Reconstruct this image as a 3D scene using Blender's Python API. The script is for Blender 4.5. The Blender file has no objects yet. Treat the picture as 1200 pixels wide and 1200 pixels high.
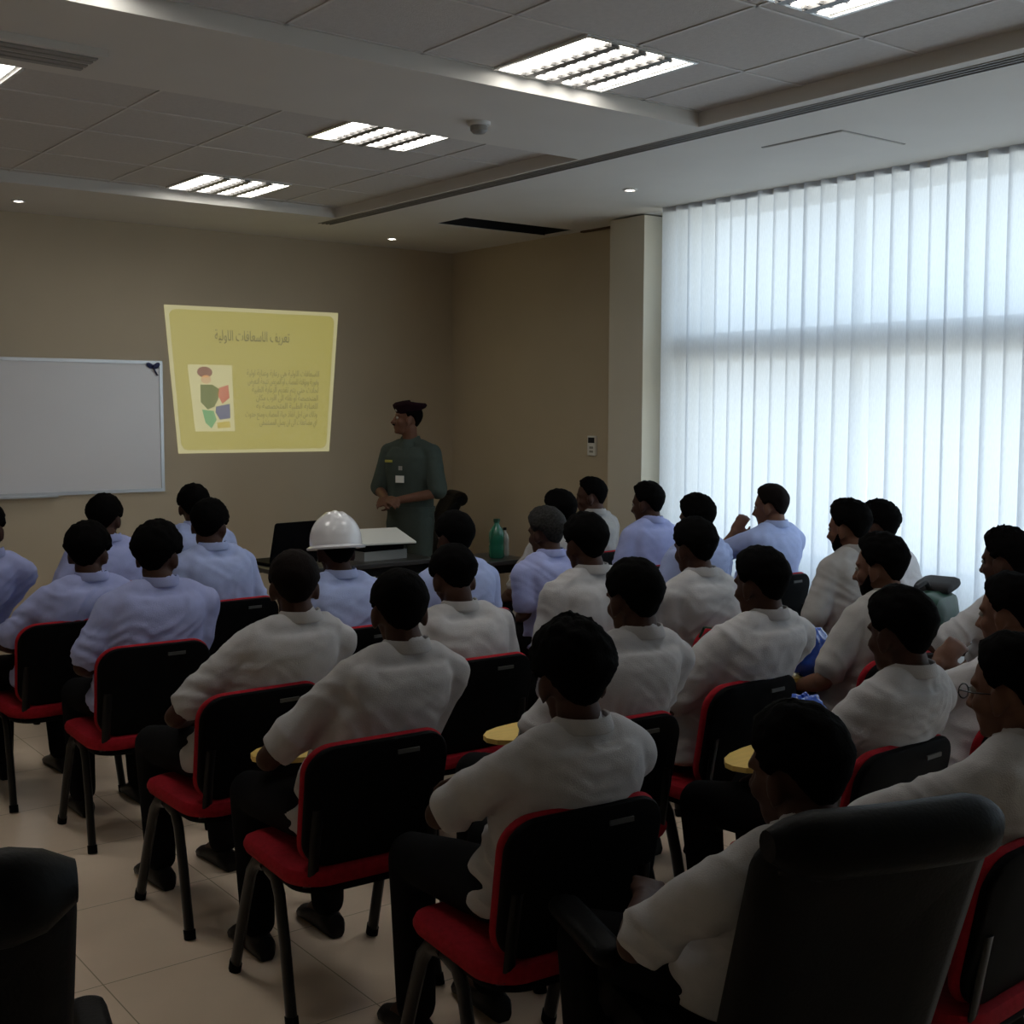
import bpy, math, random
import numpy as np
from mathutils import Vector, Matrix, noise
from math import sin, cos, pi, radians, sqrt, atan2, degrees

SC = bpy.context.scene
COL = SC.collection
random.seed(7)
V = lambda *a: Vector(a)

# ------------------------------------------------------------------ camera, world, light, exposure
CH = 1.75
def make_camera():
    yaw, pit, rol = radians(37.4), radians(-4.88), radians(0.23)
    fw = V(sin(yaw)*cos(pit), cos(yaw)*cos(pit), sin(pit))
    r0 = V(cos(yaw), -sin(yaw), 0)
    u0 = r0.cross(fw)
    rt = r0*cos(rol) + u0*sin(rol)
    up = -r0*sin(rol) + u0*cos(rol)
    cd = bpy.data.cameras.new('camera')
    cd.sensor_width = 36.0
    cd.lens = 36.0*1440/1200
    cd.clip_start = 0.05
    co = bpy.data.objects.new('camera', cd)
    COL.objects.link(co)
    M = Matrix(((rt.x, up.x, -fw.x, 0), (rt.y, up.y, -fw.y, 0), (rt.z, up.z, -fw.z, CH), (0, 0, 0, 1)))
    co.matrix_world = M
    SC.camera = co
make_camera()

wd = bpy.data.worlds.new('daylight')
SC.world = wd
wd.use_nodes = True
_n = wd.node_tree.nodes
_bg = _n['Background']
_tc = _n.new('ShaderNodeTexCoord')
_sx = _n.new('ShaderNodeSeparateXYZ')
_rp = _n.new('ShaderNodeValToRGB')
_mr = _n.new('ShaderNodeMapRange')
_mr.inputs[1].default_value = -1
_mr.inputs[2].default_value = 1
wd.node_tree.links.new(_tc.outputs['Generated'], _sx.inputs[0])
wd.node_tree.links.new(_sx.outputs[2], _mr.inputs[0])
wd.node_tree.links.new(_mr.outputs[0], _rp.inputs[0])
wd.node_tree.links.new(_rp.outputs[0], _bg.inputs[0])
_cr = _rp.color_ramp
_cr.elements[0].position = 0.46
_cr.elements[0].color = (0.62, 0.60, 0.56, 1)
_cr.elements[1].position = 0.53
_cr.elements[1].color = (0.78, 0.88, 1.0, 1)
_bg.inputs[1].default_value = 3.5
SC.view_settings.view_transform = 'Standard'
SC.view_settings.look = 'None'
SC.view_settings.gamma = 1
SC.view_settings.exposure = 0.25
LAMP_E = 8.5          # ceiling tube emission

pl = bpy.data.lights.new('window_portal', 'AREA')
pl.shape = 'RECTANGLE'
pl.size = 7.4
pl.size_y = 2.4
pl.cycles.is_portal = True
po = bpy.data.objects.new('window_portal', pl)
po.location = (6.34, 2.6, 1.92)
po.rotation_euler = (radians(90), 0, radians(90))
COL.objects.link(po)

# ------------------------------------------------------------------ materials
def mat(name, col, rough=0.6, metal=0.0, var=0.0, vscale=8.0, bump=0.0, bscale=60.0, spec=0.5, coat=0.0, emit=0.0, stretch=None):
    m = bpy.data.materials.new(name)
    m.use_nodes = True
    nt = m.node_tree
    b = nt.nodes['Principled BSDF']
    b.inputs['Base Color'].default_value = (*col, 1)
    b.inputs['Roughness'].default_value = rough
    b.inputs['Metallic'].default_value = metal
    b.inputs['Specular IOR Level'].default_value = spec
    b.inputs['Coat Weight'].default_value = coat
    if emit:
        b.inputs['Emission Color'].default_value = (*col, 1)
        b.inputs['Emission Strength'].default_value = emit
    tc = nt.nodes.new('ShaderNodeTexCoord')
    src = tc.outputs['Object']
    if stretch:
        mp = nt.nodes.new('ShaderNodeMapping')
        mp.inputs['Scale'].default_value = stretch
        nt.links.new(src, mp.inputs[0])
        src = mp.outputs[0]
    if var:
        nz = nt.nodes.new('ShaderNodeTexNoise')
        nz.inputs['Scale'].default_value = vscale
        nz.inputs['Detail'].default_value = 4
        nt.links.new(src, nz.inputs['Vector'])
        r = nt.nodes.new('ShaderNodeValToRGB')
        r.color_ramp.elements[0].position = 0.3
        r.color_ramp.elements[1].position = 0.7
        r.color_ramp.elements[0].color = (*[c*(1-var) for c in col], 1)
        r.color_ramp.elements[1].color = (*[min(1, c*(1+var)) for c in col], 1)
        nt.links.new(nz.outputs[0], r.inputs[0])
        nt.links.new(r.outputs[0], b.inputs['Base Color'])
    if bump:
        nz = nt.nodes.new('ShaderNodeTexNoise')
        nz.inputs['Scale'].default_value = bscale
        nz.inputs['Detail'].default_value = 3
        nt.links.new(src, nz.inputs['Vector'])
        bp = nt.nodes.new('ShaderNodeBump')
        bp.inputs['Strength'].default_value = bump
        bp.inputs['Distance'].default_value = 0.01
        nt.links.new(nz.outputs[0], bp.inputs['Height'])
        nt.links.new(bp.outputs[0], b.inputs['Normal'])
    return m

def mat_floor():
    m = mat('porcelain_floor', (0.88, 0.71, 0.55), 0.2, var=0.08, vscale=1.6)
    nt = m.node_tree
    b = nt.nodes['Principled BSDF']
    link = b.inputs['Base Color'].links[0]
    src = link.from_socket
    tc = nt.nodes.new('ShaderNodeTexCoord')
    br = nt.nodes.new('ShaderNodeTexBrick')
    br.offset = 0.0
    br.inputs['Scale'].default_value = 1.0
    br.inputs['Brick Width'].default_value = 0.6
    br.inputs['Row Height'].default_value = 0.6
    br.inputs['Mortar Size'].default_value = 0.002
    br.inputs['Mortar Smooth'].default_value = 0.1
    br.inputs['Mortar'].default_value = (0.42, 0.33, 0.23, 1)
    nt.links.new(tc.outputs['Object'], br.inputs['Vector'])
    nt.links.new(src, br.inputs['Color1'])
    nt.links.new(src, br.inputs['Color2'])
    nt.links.new(br.outputs['Color'], b.inputs['Base Color'])
    return m

def mat_blind():
    m = bpy.data.materials.new('blind_fabric')
    m.use_nodes = True
    nt = m.node_tree
    nt.nodes.remove(nt.nodes['Principled BSDF'])
    out = nt.nodes['Material Output']
    tc = nt.nodes.new('ShaderNodeTexCoord')
    mp = nt.nodes.new('ShaderNodeMapping')
    mp.inputs['Scale'].default_value = (1.0, 60.0, 9.0)
    nz = nt.nodes.new('ShaderNodeTexNoise')
    nz.inputs['Scale'].default_value = 3.0
    nz.inputs['Detail'].default_value = 3
    rp = nt.nodes.new('ShaderNodeValToRGB')
    rp.color_ramp.elements[0].position = 0.3
    rp.color_ramp.elements[1].position = 0.7
    rp.color_ramp.elements[0].color = (0.74, 0.78, 0.84, 1)
    rp.color_ramp.elements[1].color = (0.82, 0.86, 0.92, 1)
    nt.links.new(tc.outputs['Object'], mp.inputs[0])
    nt.links.new(mp.outputs[0], nz.inputs['Vector'])
    nt.links.new(nz.outputs[0], rp.inputs[0])
    d = nt.nodes.new('ShaderNodeBsdfDiffuse')
    t = nt.nodes.new('ShaderNodeBsdfTranslucent')
    tr = nt.nodes.new('ShaderNodeBsdfTransparent')
    nt.links.new(rp.outputs[0], d.inputs[0])
    nt.links.new(rp.outputs[0], t.inputs[0])
    a = nt.nodes.new('ShaderNodeMixShader')
    a.inputs[0].default_value = 0.52
    nt.links.new(d.outputs[0], a.inputs[1])
    nt.links.new(t.outputs[0], a.inputs[2])
    a2 = nt.nodes.new('ShaderNodeMixShader')
    a2.inputs[0].default_value = 0.05
    nt.links.new(a.outputs[0], a2.inputs[1])
    nt.links.new(tr.outputs[0], a2.inputs[2])
    nt.links.new(a2.outputs[0], out.inputs[0])
    return m

def mat_glass():
    m = bpy.data.materials.new('window_glass')
    m.use_nodes = True
    nt = m.node_tree
    nt.nodes.remove(nt.nodes['Principled BSDF'])
    out = nt.nodes['Material Output']
    g = nt.nodes.new('ShaderNodeBsdfGlossy')
    g.inputs['Roughness'].default_value = 0.02
    tr = nt.nodes.new('ShaderNodeBsdfTransparent')
    tr.inputs[0].default_value = (0.93, 0.97, 0.97, 1)
    a = nt.nodes.new('ShaderNodeMixShader')
    a.inputs[0].default_value = 0.06
    nt.links.new(tr.outputs[0], a.inputs[1])
    nt.links.new(g.outputs[0], a.inputs[2])
    nt.links.new(a.outputs[0], out.inputs[0])
    return m

def emitter(name, col, s):
    m = bpy.data.materials.new(name)
    m.use_nodes = True
    nt = m.node_tree
    nt.nodes.remove(nt.nodes['Principled BSDF'])
    e = nt.nodes.new('ShaderNodeEmission')
    e.inputs[0].default_value = (*col, 1)
    e.inputs[1].default_value = s
    nt.links.new(e.outputs[0], nt.nodes['Material Output'].inputs[0])
    return m

M = dict(
    wall=mat('cream_wall_paint', (0.53, 0.45, 0.33), 0.75, var=0.03, vscale=2, bump=0.05, bscale=200),
    column=mat('pale_column_paint', (0.66, 0.62, 0.52), 0.7, var=0.02, vscale=2),
    gypsum=mat('white_gypsum', (0.66, 0.64, 0.61), 0.8, var=0.02, vscale=3),
    tile=mat('ceiling_tile_white', (0.56, 0.54, 0.53), 0.85, var=0.04, vscale=40, bump=0.15, bscale=150),
    tbar=mat('ceiling_bar_white', (0.62, 0.60, 0.59), 0.5),
    dark=mat('dark_gap', (0.01, 0.01, 0.012), 0.9),
    grille=mat('grey_grille_metal', (0.30, 0.29, 0.28), 0.5, metal=0.2),
    floor=mat_floor(), blind=mat_blind(), glass=mat_glass(),
    alu=mat('white_window_frame', (0.55, 0.56, 0.57), 0.4),
    white=mat('white_plastic', (0.75, 0.75, 0.74), 0.35),
    board=mat('whiteboard_enamel', (0.80, 0.80, 0.84), 0.25, var=0.02, vscale=1.5),
    silver=mat('silver_metal', (0.55, 0.55, 0.56), 0.35, metal=0.8),
    plastic=mat('black_plastic', (0.005, 0.005, 0.0055), 0.6, var=0.2, vscale=20, spec=0.04),
    steel=mat('black_tube_steel', (0.005, 0.005, 0.0055), 0.30, spec=0.25),
    red=mat('red_fabric', (0.33, 0.008, 0.018), 0.85, var=0.15, vscale=60, bump=0.3, bscale=400, spec=0.2),
    label=mat('grey_chair_badge', (0.06, 0.06, 0.057), 0.5),
    wood=mat('yellow_laminate', (0.80, 0.56, 0.16), 0.4, var=0.06, vscale=6, stretch=(1, 8, 1)),
    leather=mat('black_leather', (0.004, 0.004, 0.0045), 0.5, var=0.2, vscale=30, bump=0.08, bscale=120, spec=0.08),
    hair=mat('black_hair', (0.003, 0.0027, 0.0027), 0.8, bump=0.2, bscale=160, spec=0.025, stretch=(1, 1, .25)),
    hairbrown=mat('brown_tinged_hair', (0.007, 0.0045, 0.004), 0.7, bump=0.2, bscale=160, spec=0.05, stretch=(1, 1, .25)),
    hairgrey=mat('greying_hair', (0.022, 0.021, 0.020), 0.7, var=0.6, vscale=90, bump=0.25, bscale=160, spec=0.1),
    skin=mat('brown_skin', (0.13, 0.058, 0.035), 0.55, var=0.08, vscale=25, spec=0.25),
    skindark=mat('dark_brown_skin', (0.055, 0.024, 0.016), 0.55, var=0.08, vscale=25, spec=0.2),
    grey=mat('grey_polo_cotton', (0.46, 0.45, 0.46), 0.9, var=0.04, vscale=30, bump=0.2, bscale=300, spec=0.15),
    greylight=mat('pale_grey_polo_cotton', (0.55, 0.54, 0.56), 0.9, var=0.04, vscale=30, bump=0.2, bscale=300, spec=0.15),
    greydark=mat('taupe_polo_cotton', (0.36, 0.345, 0.335), 0.9, var=0.04, vscale=30, bump=0.2, bscale=300, spec=0.15),
    blue=mat('light_blue_shirt_cotton', (0.36, 0.40, 0.68), 0.85, var=0.04, vscale=25, bump=0.15, bscale=250, spec=0.2),
    bluepale=mat('sky_blue_shirt_cotton', (0.38, 0.45, 0.72), 0.85, var=0.04, vscale=25, bump=0.15, bscale=250, spec=0.2),
    uniform=mat('grey_green_uniform', (0.050, 0.066, 0.058), 0.85, var=0.06, vscale=25, bump=0.15, bscale=250, spec=0.2),
    beret=mat('maroon_felt', (0.013, 0.004, 0.007), 0.95, var=0.1, vscale=30, spec=0.1),
    trouser=mat('black_trouser_cloth', (0.006, 0.006, 0.007), 0.9, var=0.1, vscale=30, spec=0.08),
    shoe=mat('black_shoe_leather', (0.005, 0.005, 0.005), 0.4, spec=0.2),
    helmet=mat('white_helmet_shell', (0.78, 0.78, 0.82), 0.22, coat=0.5),
    eye=mat('eye_white', (0.28, 0.26, 0.24), 0.5, spec=0.1),
    pupil=mat('dark_pupil', (0.01, 0.006, 0.004), 0.15),
    paper=mat('white_paper', (0.72, 0.72, 0.68), 0.7),
    cardboard=mat('grey_box_card', (0.25, 0.25, 0.24), 0.7),
    tabletop=mat('dark_table_laminate', (0.03, 0.028, 0.026), 0.35, var=0.15, vscale=10, stretch=(1, 12, 1)),
    greenbottle=mat('green_bottle_plastic', (0.012, 0.13, 0.075), 0.15, coat=0.3),
    clear=mat('clear_bottle_plastic', (0.30, 0.30, 0.27), 0.12, coat=0.3),
    greenbag=mat('green_bag_nylon', (0.003, 0.045, 0.022), 0.5, var=0.2, vscale=15),
    bluebag=mat('blue_plastic_bag', (0.03, 0.10, 0.55), 0.2, var=0.2, vscale=25, coat=0.5),
    darkcloth=mat('charcoal_cloth', (0.03, 0.03, 0.034), 0.9, var=0.15, vscale=20),
    medal=mat('gold_braid', (0.45, 0.42, 0.08), 0.4),
    bow=mat('dark_blue_ribbon', (0.02, 0.03, 0.12), 0.6),
)

# ------------------------------------------------------------------ mesh helpers
class G:
    def __init__(s):
        s.v = []
        s.f = []
    def add(s, vs, fs):
        o = len(s.v)
        s.v += [tuple(p) for p in vs]
        s.f += [tuple(i+o for i in f) for f in fs]
        return s
    def box(s, a, b):
        x0, y0, z0 = a
        x1, y1, z1 = b
        return s.add([(x0,y0,z0),(x1,y0,z0),(x1,y1,z0),(x0,y1,z0),(x0,y0,z1),(x1,y0,z1),(x1,y1,z1),(x0,y1,z1)],
                     [(3,2,1,0),(4,5,6,7),(0,1,5,4),(1,2,6,5),(2,3,7,6),(3,0,4,7)])
    def rings(s, rings, cap=True, closed=False):
        n = len(rings[0])
        vs = [p for r in rings for p in r]
        fs = []
        m = len(rings)
        for i in range(m if closed else m-1):
            j = (i+1) % m
            for k in range(n):
                l = (k+1) % n
                fs.append((i*n+k, i*n+l, j*n+l, j*n+k))
        if cap and not closed:
            fs.append(tuple(range(n))[::-1])
            fs.append(tuple((m-1)*n+k for k in range(n)))
        return s.add(vs, fs)
    def ball(s, c, r, R=None, nu=14, nv=9):
        """ellipsoid: r = radii (x,y,z), R = optional rotation"""
        if not hasattr(r, '__len__'):
            r = (r, r, r)
        c = Vector(c)
        vs = []
        def P(x, y, z):
            p = V(x*r[0], y*r[1], z*r[2])
            return c + (R @ p if R is not None else p)
        vs.append(P(0, 0, -1))
        for j in range(1, nv):
            t = -pi/2 + pi*j/nv
            for i in range(nu):
                a = 2*pi*i/nu
                vs.append(P(cos(t)*cos(a), cos(t)*sin(a), sin(t)))
        vs.append(P(0, 0, 1))
        fs = [(0, 1+(i+1) % nu, 1+i) for i in range(nu)]
        for j in range(nv-2):
            for i in range(nu):
                a = 1+j*nu
                fs.append((a+i, a+(i+1) % nu, a+nu+(i+1) % nu, a+nu+i))
        a = 1+(nv-2)*nu
        fs += [(a+i, a+(i+1) % nu, len(vs)-1) for i in range(nu)]
        return s.add(vs, fs)
    def chain(s, pts, rad, n=12):
        """overlapping balls and cones, to be fused by a remesh"""
        pts = [Vector(p) for p in pts]
        for p, r in zip(pts, rad):
            s.ball(p, r, nu=n, nv=8)
        for a, b, ra, rb in zip(pts, pts[1:], rad, rad[1:]):
            d = (b-a)
            if d.length < 1e-5:
                continue
            q = d.to_track_quat('Z', 'Y')
            rr = []
            for p, r in ((a, ra), (b, rb)):
                rr.append([p + q @ V(r*cos(2*pi*k/n), r*sin(2*pi*k/n), 0) for k in range(n)])
            s.rings(rr)
        return s
    def sweep(s, pts, rx, ry=None, n=10, up=V(0, 0, 1)):
        """clean tube along a path, elliptical section (rx across, ry along up)"""
        ry = ry or rx
        pts = [Vector(p) for p in pts]
        rr = []
        for i, p in enumerate(pts):
            t = (pts[min(i+1, len(pts)-1)] - pts[max(i-1, 0)]).normalized()
            x = t.cross(up)
            if x.length < 1e-3:
                x = t.cross(V(0, 1, 0))
            x.normalize()
            y = x.cross(t)
            rr.append([p + x*(rx*cos(2*pi*k/n)) + y*(ry*sin(2*pi*k/n)) for k in range(n)])
        return s.rings(rr)
    def lathe(s, prof, c=(0, 0, 0), n=20):
        c = Vector(c)
        return s.rings([[c + V(r*cos(2*pi*k/n), r*sin(2*pi*k/n), z) for k in range(n)] for r, z in prof])
    def pad(s, w, h, t, rc, f, edge=0.015, n=10, taper=0.0):
        """rounded slab in (x,y), thickness along z, mapped through f(x,y,z)"""
        out = []
        for cx, cy, a0 in ((1, 1, 0), (-1, 1, 90), (-1, -1, 180), (1, -1, 270)):
            for k in range(n):
                a = radians(a0 + 90*k/(n-1))
                out.append((cx*(w/2-rc)+rc*cos(a), cy*(h/2-rc)+rc*sin(a)))
        def ring(inset, z, sc=1.0):
            kx = (w/2-inset)/(w/2)*sc
            ky = (h/2-inset)/(h/2)*sc
            return [f(x*kx*(1+taper*y), y*ky, z) for x, y in out]
        e = edge
        R = [ring(e, -t/2, .33), ring(e, -t/2, .66), ring(e, -t/2), ring(e*.3, -t/2+e*.3), ring(0, -t/2+e),
             ring(0, t/2-e), ring(e*.3, t/2-e*.3), ring(e, t/2), ring(e, t/2, .66), ring(e, t/2, .33)]
        return s.rings(R)
    def obj(s, name, m, parent=None, smooth=True, loc=None):
        me = bpy.data.meshes.new(name)
        me.from_pydata(s.v, [], s.f)
        me.update()
        if smooth:
            me.polygons.foreach_set('use_smooth', [True]*len(me.polygons))
            try:
                me.set_sharp_from_angle(angle=radians(42))
            except Exception:
                pass
        ms = m if isinstance(m, (list, tuple)) else [m]
        for q in ms:
            me.materials.append(q)
        o = bpy.data.objects.new(name, me)
        COL.objects.link(o)
        if parent:
            o.parent = parent
        if loc is not None:
            o.location = loc
        return o

def thing(name, label, cat, loc=(0, 0, 0), rz=0, group=None):
    o = bpy.data.objects.new(name, None)
    o.empty_display_size = 0.1
    COL.objects.link(o)
    o.location = loc
    o.rotation_euler = (0, 0, rz)
    o['label'] = label
    o['category'] = cat
    if group:
        o['group'] = group
    return o
def tag(o, label, cat, group=None):
    o['label'] = label
    o['category'] = cat
    if group:
        o['group'] = group
    return o
def struct(name, g, m, parent=None, smooth=False):
    o = g.obj(name, m, parent, smooth=smooth)
    if not parent:
        o['kind'] = 'structure'
    return o
def dup(root, loc, rz, label, group=None):
    r = root.copy()
    COL.objects.link(r)
    r.location = loc
    r.rotation_euler = (0, 0, rz)
    r['label'] = label
    if group:
        r['group'] = group
    for ch in list(root.children):
        c = ch.copy()
        COL.objects.link(c)
        c.parent = r
        for g in ch.children:
            d = g.copy()
            COL.objects.link(d)
            d.parent = c
    return r

# ------------------------------------------------------------------ room shell
X0, X1, Y0, Y1 = -1.3, 6.18, -1.5, 8.95
ZB, ZT = 3.08, 3.15
struct('floor', G().box((X0-.2, Y0-.2, -.1), (X1+.2, Y1+.2, 0)), M['floor'])
struct('wall_front', G().box((X0-.2, Y1, 0), (X1+.2, Y1+.2, 3.5)), M['wall'])
struct('wall_left', G().box((X0-.2, Y0, 0), (X0, Y1, 3.5)), M['wall'])
struct('wall_back', G().box((X0-.2, Y0-.2, 0), (X1+.2, Y0, 3.5)), M['wall'])
struct('wall_right', G().box((X1, 6.62, 0), (X1+.2, Y1, 3.5)), M['wall'])
struct('trim_1', G().box((5.93, 6.27, 0), (X1+.2, 6.62, 3.07)), M['column'])
struct('wall_right_sill', G().box((6.10, Y0, 0), (6.36, 5.99, .76)), M['column'])
struct('trim_6', G().box((6.10, 5.99, 0), (6.36, 6.268, 3.075)), M['column'])  # unseen panel added to keep direct daylight off the column's side face
# ceiling: bulkheads at ZB around two trays, with a rectangular open hatch near the corner
TN = (0.35, 1.55, 4.33, 4.215)      # tray near: x0,y0,x1,y1
TF = (0.35, 5.15, 4.38, 7.80)
HO = (5.08, 7.2, 6.1, 7.57)
g = G()
def slab(x0, y0, x1, y1):
    g.box((x0, y0, ZB), (x1, y1, ZB+.2))
slab(X0, Y0, 0.35, Y1)
slab(0.35, Y0, 4.38, TN[1])
slab(0.35, TN[3], 4.38, TF[1])
slab(0.35, TF[3], 4.38, Y1)
slab(4.33, TN[1], 4.38, TN[3])
slab(4.38, Y0, 4.405, Y1)
slab(4.405, 8.1, 4.505, Y1)
slab(4.405, Y0, 4.505, 0.5)
slab(4.505, Y0, X1+.2, HO[1])
slab(4.505, HO[1], HO[0], HO[3])
slab(HO[2], HO[1], X1+.2, HO[3])
slab(4.505, HO[3], X1+.2, Y1)
struct('ceiling', g, M['gypsum'])
for i, T in enumerate((TN, TF)):
    struct('ceiling_tray_%d' % (i+1), G().box((T[0]-.02, T[1]-.02, ZT), (T[2]+.02, T[3]+.02, ZT+.05)), M['tile'])
    g = G()
    xs = np.arange(0.06, 4.4, 0.6) + 0.3
    ys = [1.8, 2.4, 3.0, 3.6, 4.2] if i == 0 else [5.22, 5.82, 6.42, 7.13, 7.73]
    for x in xs:
        if T[0] < x < T[2]:
            g.box((x-.007, T[1], ZT-.004), (x+.007, T[3], ZT))
    xv = np.array([0.36, 0.96, 1.56, 2.16, 2.5, 3.1, 3.7, 4.3])
    for y in ys:
        g.box((T[0], y-.007, ZT-.004), (T[2], y+.007, ZT))
    struct('trim_%d' % (i+2), g, M['tbar'])
# hatch void
g = G()
x0, y0, x1, y1 = HO
g.box((x0, y0, ZB+.45), (x1, y1, ZB+.5))
g.box((x0-.03, y0-.03, ZB+.2), (x0, y1+.03, ZB+.5))
g.box((x1, y0-.03, ZB+.2), (x1+.03, y1+.03, ZB+.5))
g.box((x0, y0-.03, ZB+.2), (x1, y0, ZB+.5))
g.box((x0, y1, ZB+.2), (x1, y1+.03, ZB+.5))
g.box((x0, y0+.005, ZB+.01), (x0+.005, y1-.005, ZB+.2))
g.box((x1-.005, y0+.005, ZB+.01), (x1, y1-.005, ZB+.2))
g.box((x0+.005, y1-.005, ZB+.004), (x1-.005, y1-.001, ZB+.2))
struct('trim_4', g, M['dark'])
struct('trim_5', G().box((X1-.035, 6.62, ZB-.012), (X1, 7.2, ZB)), mat('painted_gap_shadow', (0.10, 0.06, 0.035), 0.8))  # brown strip painted in for the shadow along the wall top

# linear slot diffuser in the ceiling
sd = thing('slot_diffuser', 'long dark linear air diffuser running along the ceiling toward the window side', 'air vent', (4.455, 4.3, ZB))
G().box((-.05, -3.8, .05), (.05, 3.8, .06)).obj('backing', M['dark'], sd, False)
for x in (-.05, -.018, .014, .046):
    G().box((x-.004, -3.8, -.004), (x+.004, 3.8, .05)).obj('blade', M['grille'], sd, False)
# ceiling grille, top left
cv = thing('ceiling_grille', 'grey slotted air grille on the ceiling strip at upper left', 'air vent', (0.95, 4.82, ZB))
G().box((-.72, -.13, -.03), (.72, .13, 0)).obj('frame', M['gypsum'], cv, False)
for y in (-.085, -.03, .03, .085):
    G().box((-.69, y-.02, -.036), (.69, y+.012, -.028)).obj('slot', M['grille'], cv, False)
# access panel
ap = thing('access_panel', 'square flush access panel in the ceiling beside the window', 'access panel', (5.16, 4.08, ZB))
G().box((-.245, -.245, -.006), (.245, .245, 0)).obj('panel', M['gypsum'], ap, False)
g = G()
for s in (-1, 1):
    g.box((-.25, s*.25-.004, -.003), (.25, s*.25+.004, 0))
    g.box((s*.25-.004, -.25, -.003), (s*.25+.004, .25, 0))
g.obj('frame', M['grille'], ap, False)

# smoke detector
sm = thing('smoke_detector', 'small round smoke detector on the ceiling between the two recessed trays', 'smoke detector', (3.45, 4.78, ZB))
G().lathe([(.055, 0), (.055, -.014), (.045, -.018)]).obj('base', M['white'], sm)
G().lathe([(.040, -.018), (.040, -.040), (.028, -.052), (.005, -.054)]).obj('sensor', M['grille'], sm)

# ------------------------------------------------------------------ ceiling lamps
tube_m = emitter('lamp_tube_light', (1.0, 0.97, 0.90), LAMP_E)
refl_m = mat('lamp_reflector', (0.75, 0.75, 0.73), 0.25, metal=0.6)
louv_m = mat('lamp_louvre', (0.16, 0.155, 0.15), 0.4, metal=0.3)
def make_lamp():
    t = thing('ceiling_light', 'x', 'ceiling light', (0, 0, 0))
    g = G()
    for s in (-1, 1):
        g.box((-.298, s*.29-.008, -.012), (.298, s*.29+.008, 0))
        g.box((s*.29-.008, -.282, -.012), (s*.29+.008, .282, 0))
    g.obj('frame', refl_m, t, False)
    for i in range(4):
        x = -.2115+.141*i
        G().box((x-.050, -.28, -.006), (x+.050, .28, -.001)).obj('tube', tube_m, t, False)
    for i in range(3):
        x = -.141+.141*i
        g = G()
        g.box((x-.020, -.28, -.022), (x+.020, .28, -.004))
        for k in range(9):
            y = -.26+.065*k
            g.box((x-.040, y-.006, -.020), (x+.040, y+.006, -.007))
        g.obj('louvre', louv_m, t, False)
    return t
lamp0 = make_lamp()
lamps = [(3.4, 3.9, 'large louvred ceiling light nearest the smoke detector'),
         (3.36, 2.62, 'louvred ceiling light cut off by the top photo edge'),
         (3.4, 5.52, 'middle louvred ceiling light of the three in the column above the slide'),
         (3.4, 7.43, 'small far louvred ceiling light closest to the front wall'),
         (1.27, 5.52, 'louvred ceiling light cut off by the left photo edge'),
         (1.27, 3.9, 'louvred ceiling light above the frame edge at the top left corner')]
for i, (x, y, lb) in enumerate(lamps):
    if i == 0:
        lamp0.location = (x, y, ZT)
        lamp0['label'] = lb
        lamp0['group'] = 'louvred ceiling lights'
    else:
        dup(lamp0, (x, y, ZT), 0, lb, 'louvred ceiling lights')
spot_m = emitter('spot_lens_light', (1.0, 0.93, 0.8), 12)
sp0 = None
for x, y, lb in ((2.39, 8.44, 'tiny round ceiling spotlight above the whiteboard'),
                 (5.25, 8.45, 'tiny round ceiling spotlight near the front corner above the presenter'),
                 (5.22, 5.65, 'tiny round ceiling spotlight beside the top of the blinds')):
    if sp0 is None:
        sp0 = thing('spotlight', lb, 'ceiling light', (x, y, ZB), 0, 'round ceiling spotlights')
        G().lathe([(.045, 0), (.045, -.006), (.032, -.008), (.030, -.002)]).obj('trim_ring', M['white'], sp0)
        G().lathe([(.024, -.001), (.022, -.006), (.004, -.009)]).obj('lens', spot_m, sp0)
    else:
        dup(sp0, (x, y, ZB), 0, lb)

# ------------------------------------------------------------------ window and vertical blinds
wy0, wy1 = Y0, 5.99
win = thing('window_1', '', 'window', (6.24, 0, 0))
del win['label'], win['category']
win['kind'] = 'structure'
g = G()
g.box((-.03, wy0, .76), (.03, wy1, .82))
g.box((-.03, wy0, 3.02), (.03, wy1, 3.08))
for y in np.arange(wy0, wy1+.1, 1.554):
    g.box((-.03, y-.025, .76), (.03, y+.025, 3.08))
g.obj('window_frame', M['alu'], win, False)
G().box((-.27, wy0, 2.06), (.05, 5.93, 2.24)).obj('transom', M['alu'], win, False)
G().box((-.005, wy0, .80), (.005, wy1, 3.05)).obj('window_pane', M['glass'], win, False)

vb = thing('vertical_blind', 'wall of pale translucent vertical blind slats drawn across the whole window', 'blind', (5.87, 0, 0))
G().box((.012, -1.4, 3.045), (.05, 6.02, 3.08)).obj('headrail', M['white'], vb, False)
rb = random.Random(3)
y = 5.96
k = 0
sl_me = []
while y > -1.35:
    ang = -radians(rb.choice((8, 10, 12, 9, 14)))
    if rb.random() < .14:
        ang = radians(rb.choice((2, 5)))
    g = G()
    w = .127
    n = 6
    top, bot = 3.0795, .12
    sway = rb.uniform(-.012, .012) + (-.02 if y < 4.4 else 0)
    rows = []
    for j in range(2):
        z = top if j == 0 else bot
        row = []
        for i in range(n+1):
            s = (i/n-.5)*w
            cur = .006*(1-(2*i/n-1)**2)
            row.append(V(sin(ang)*s + cos(ang)*cur, cos(ang)*s - sin(ang)*cur + (sway if j else 0), z))
        rows.append(row)
    vs = rows[0]+rows[1]
    fs = [(i, i+1, n+2+i, n+1+i) for i in range(n)]
    g.add(vs, fs)
    # thin hem weight at the bottom
    o = g.obj('slat', M['blind'], vb)
    o.location = (0, y, 0)
    y -= .1165 + rb.uniform(-.005, .010)
    k += 1

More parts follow.
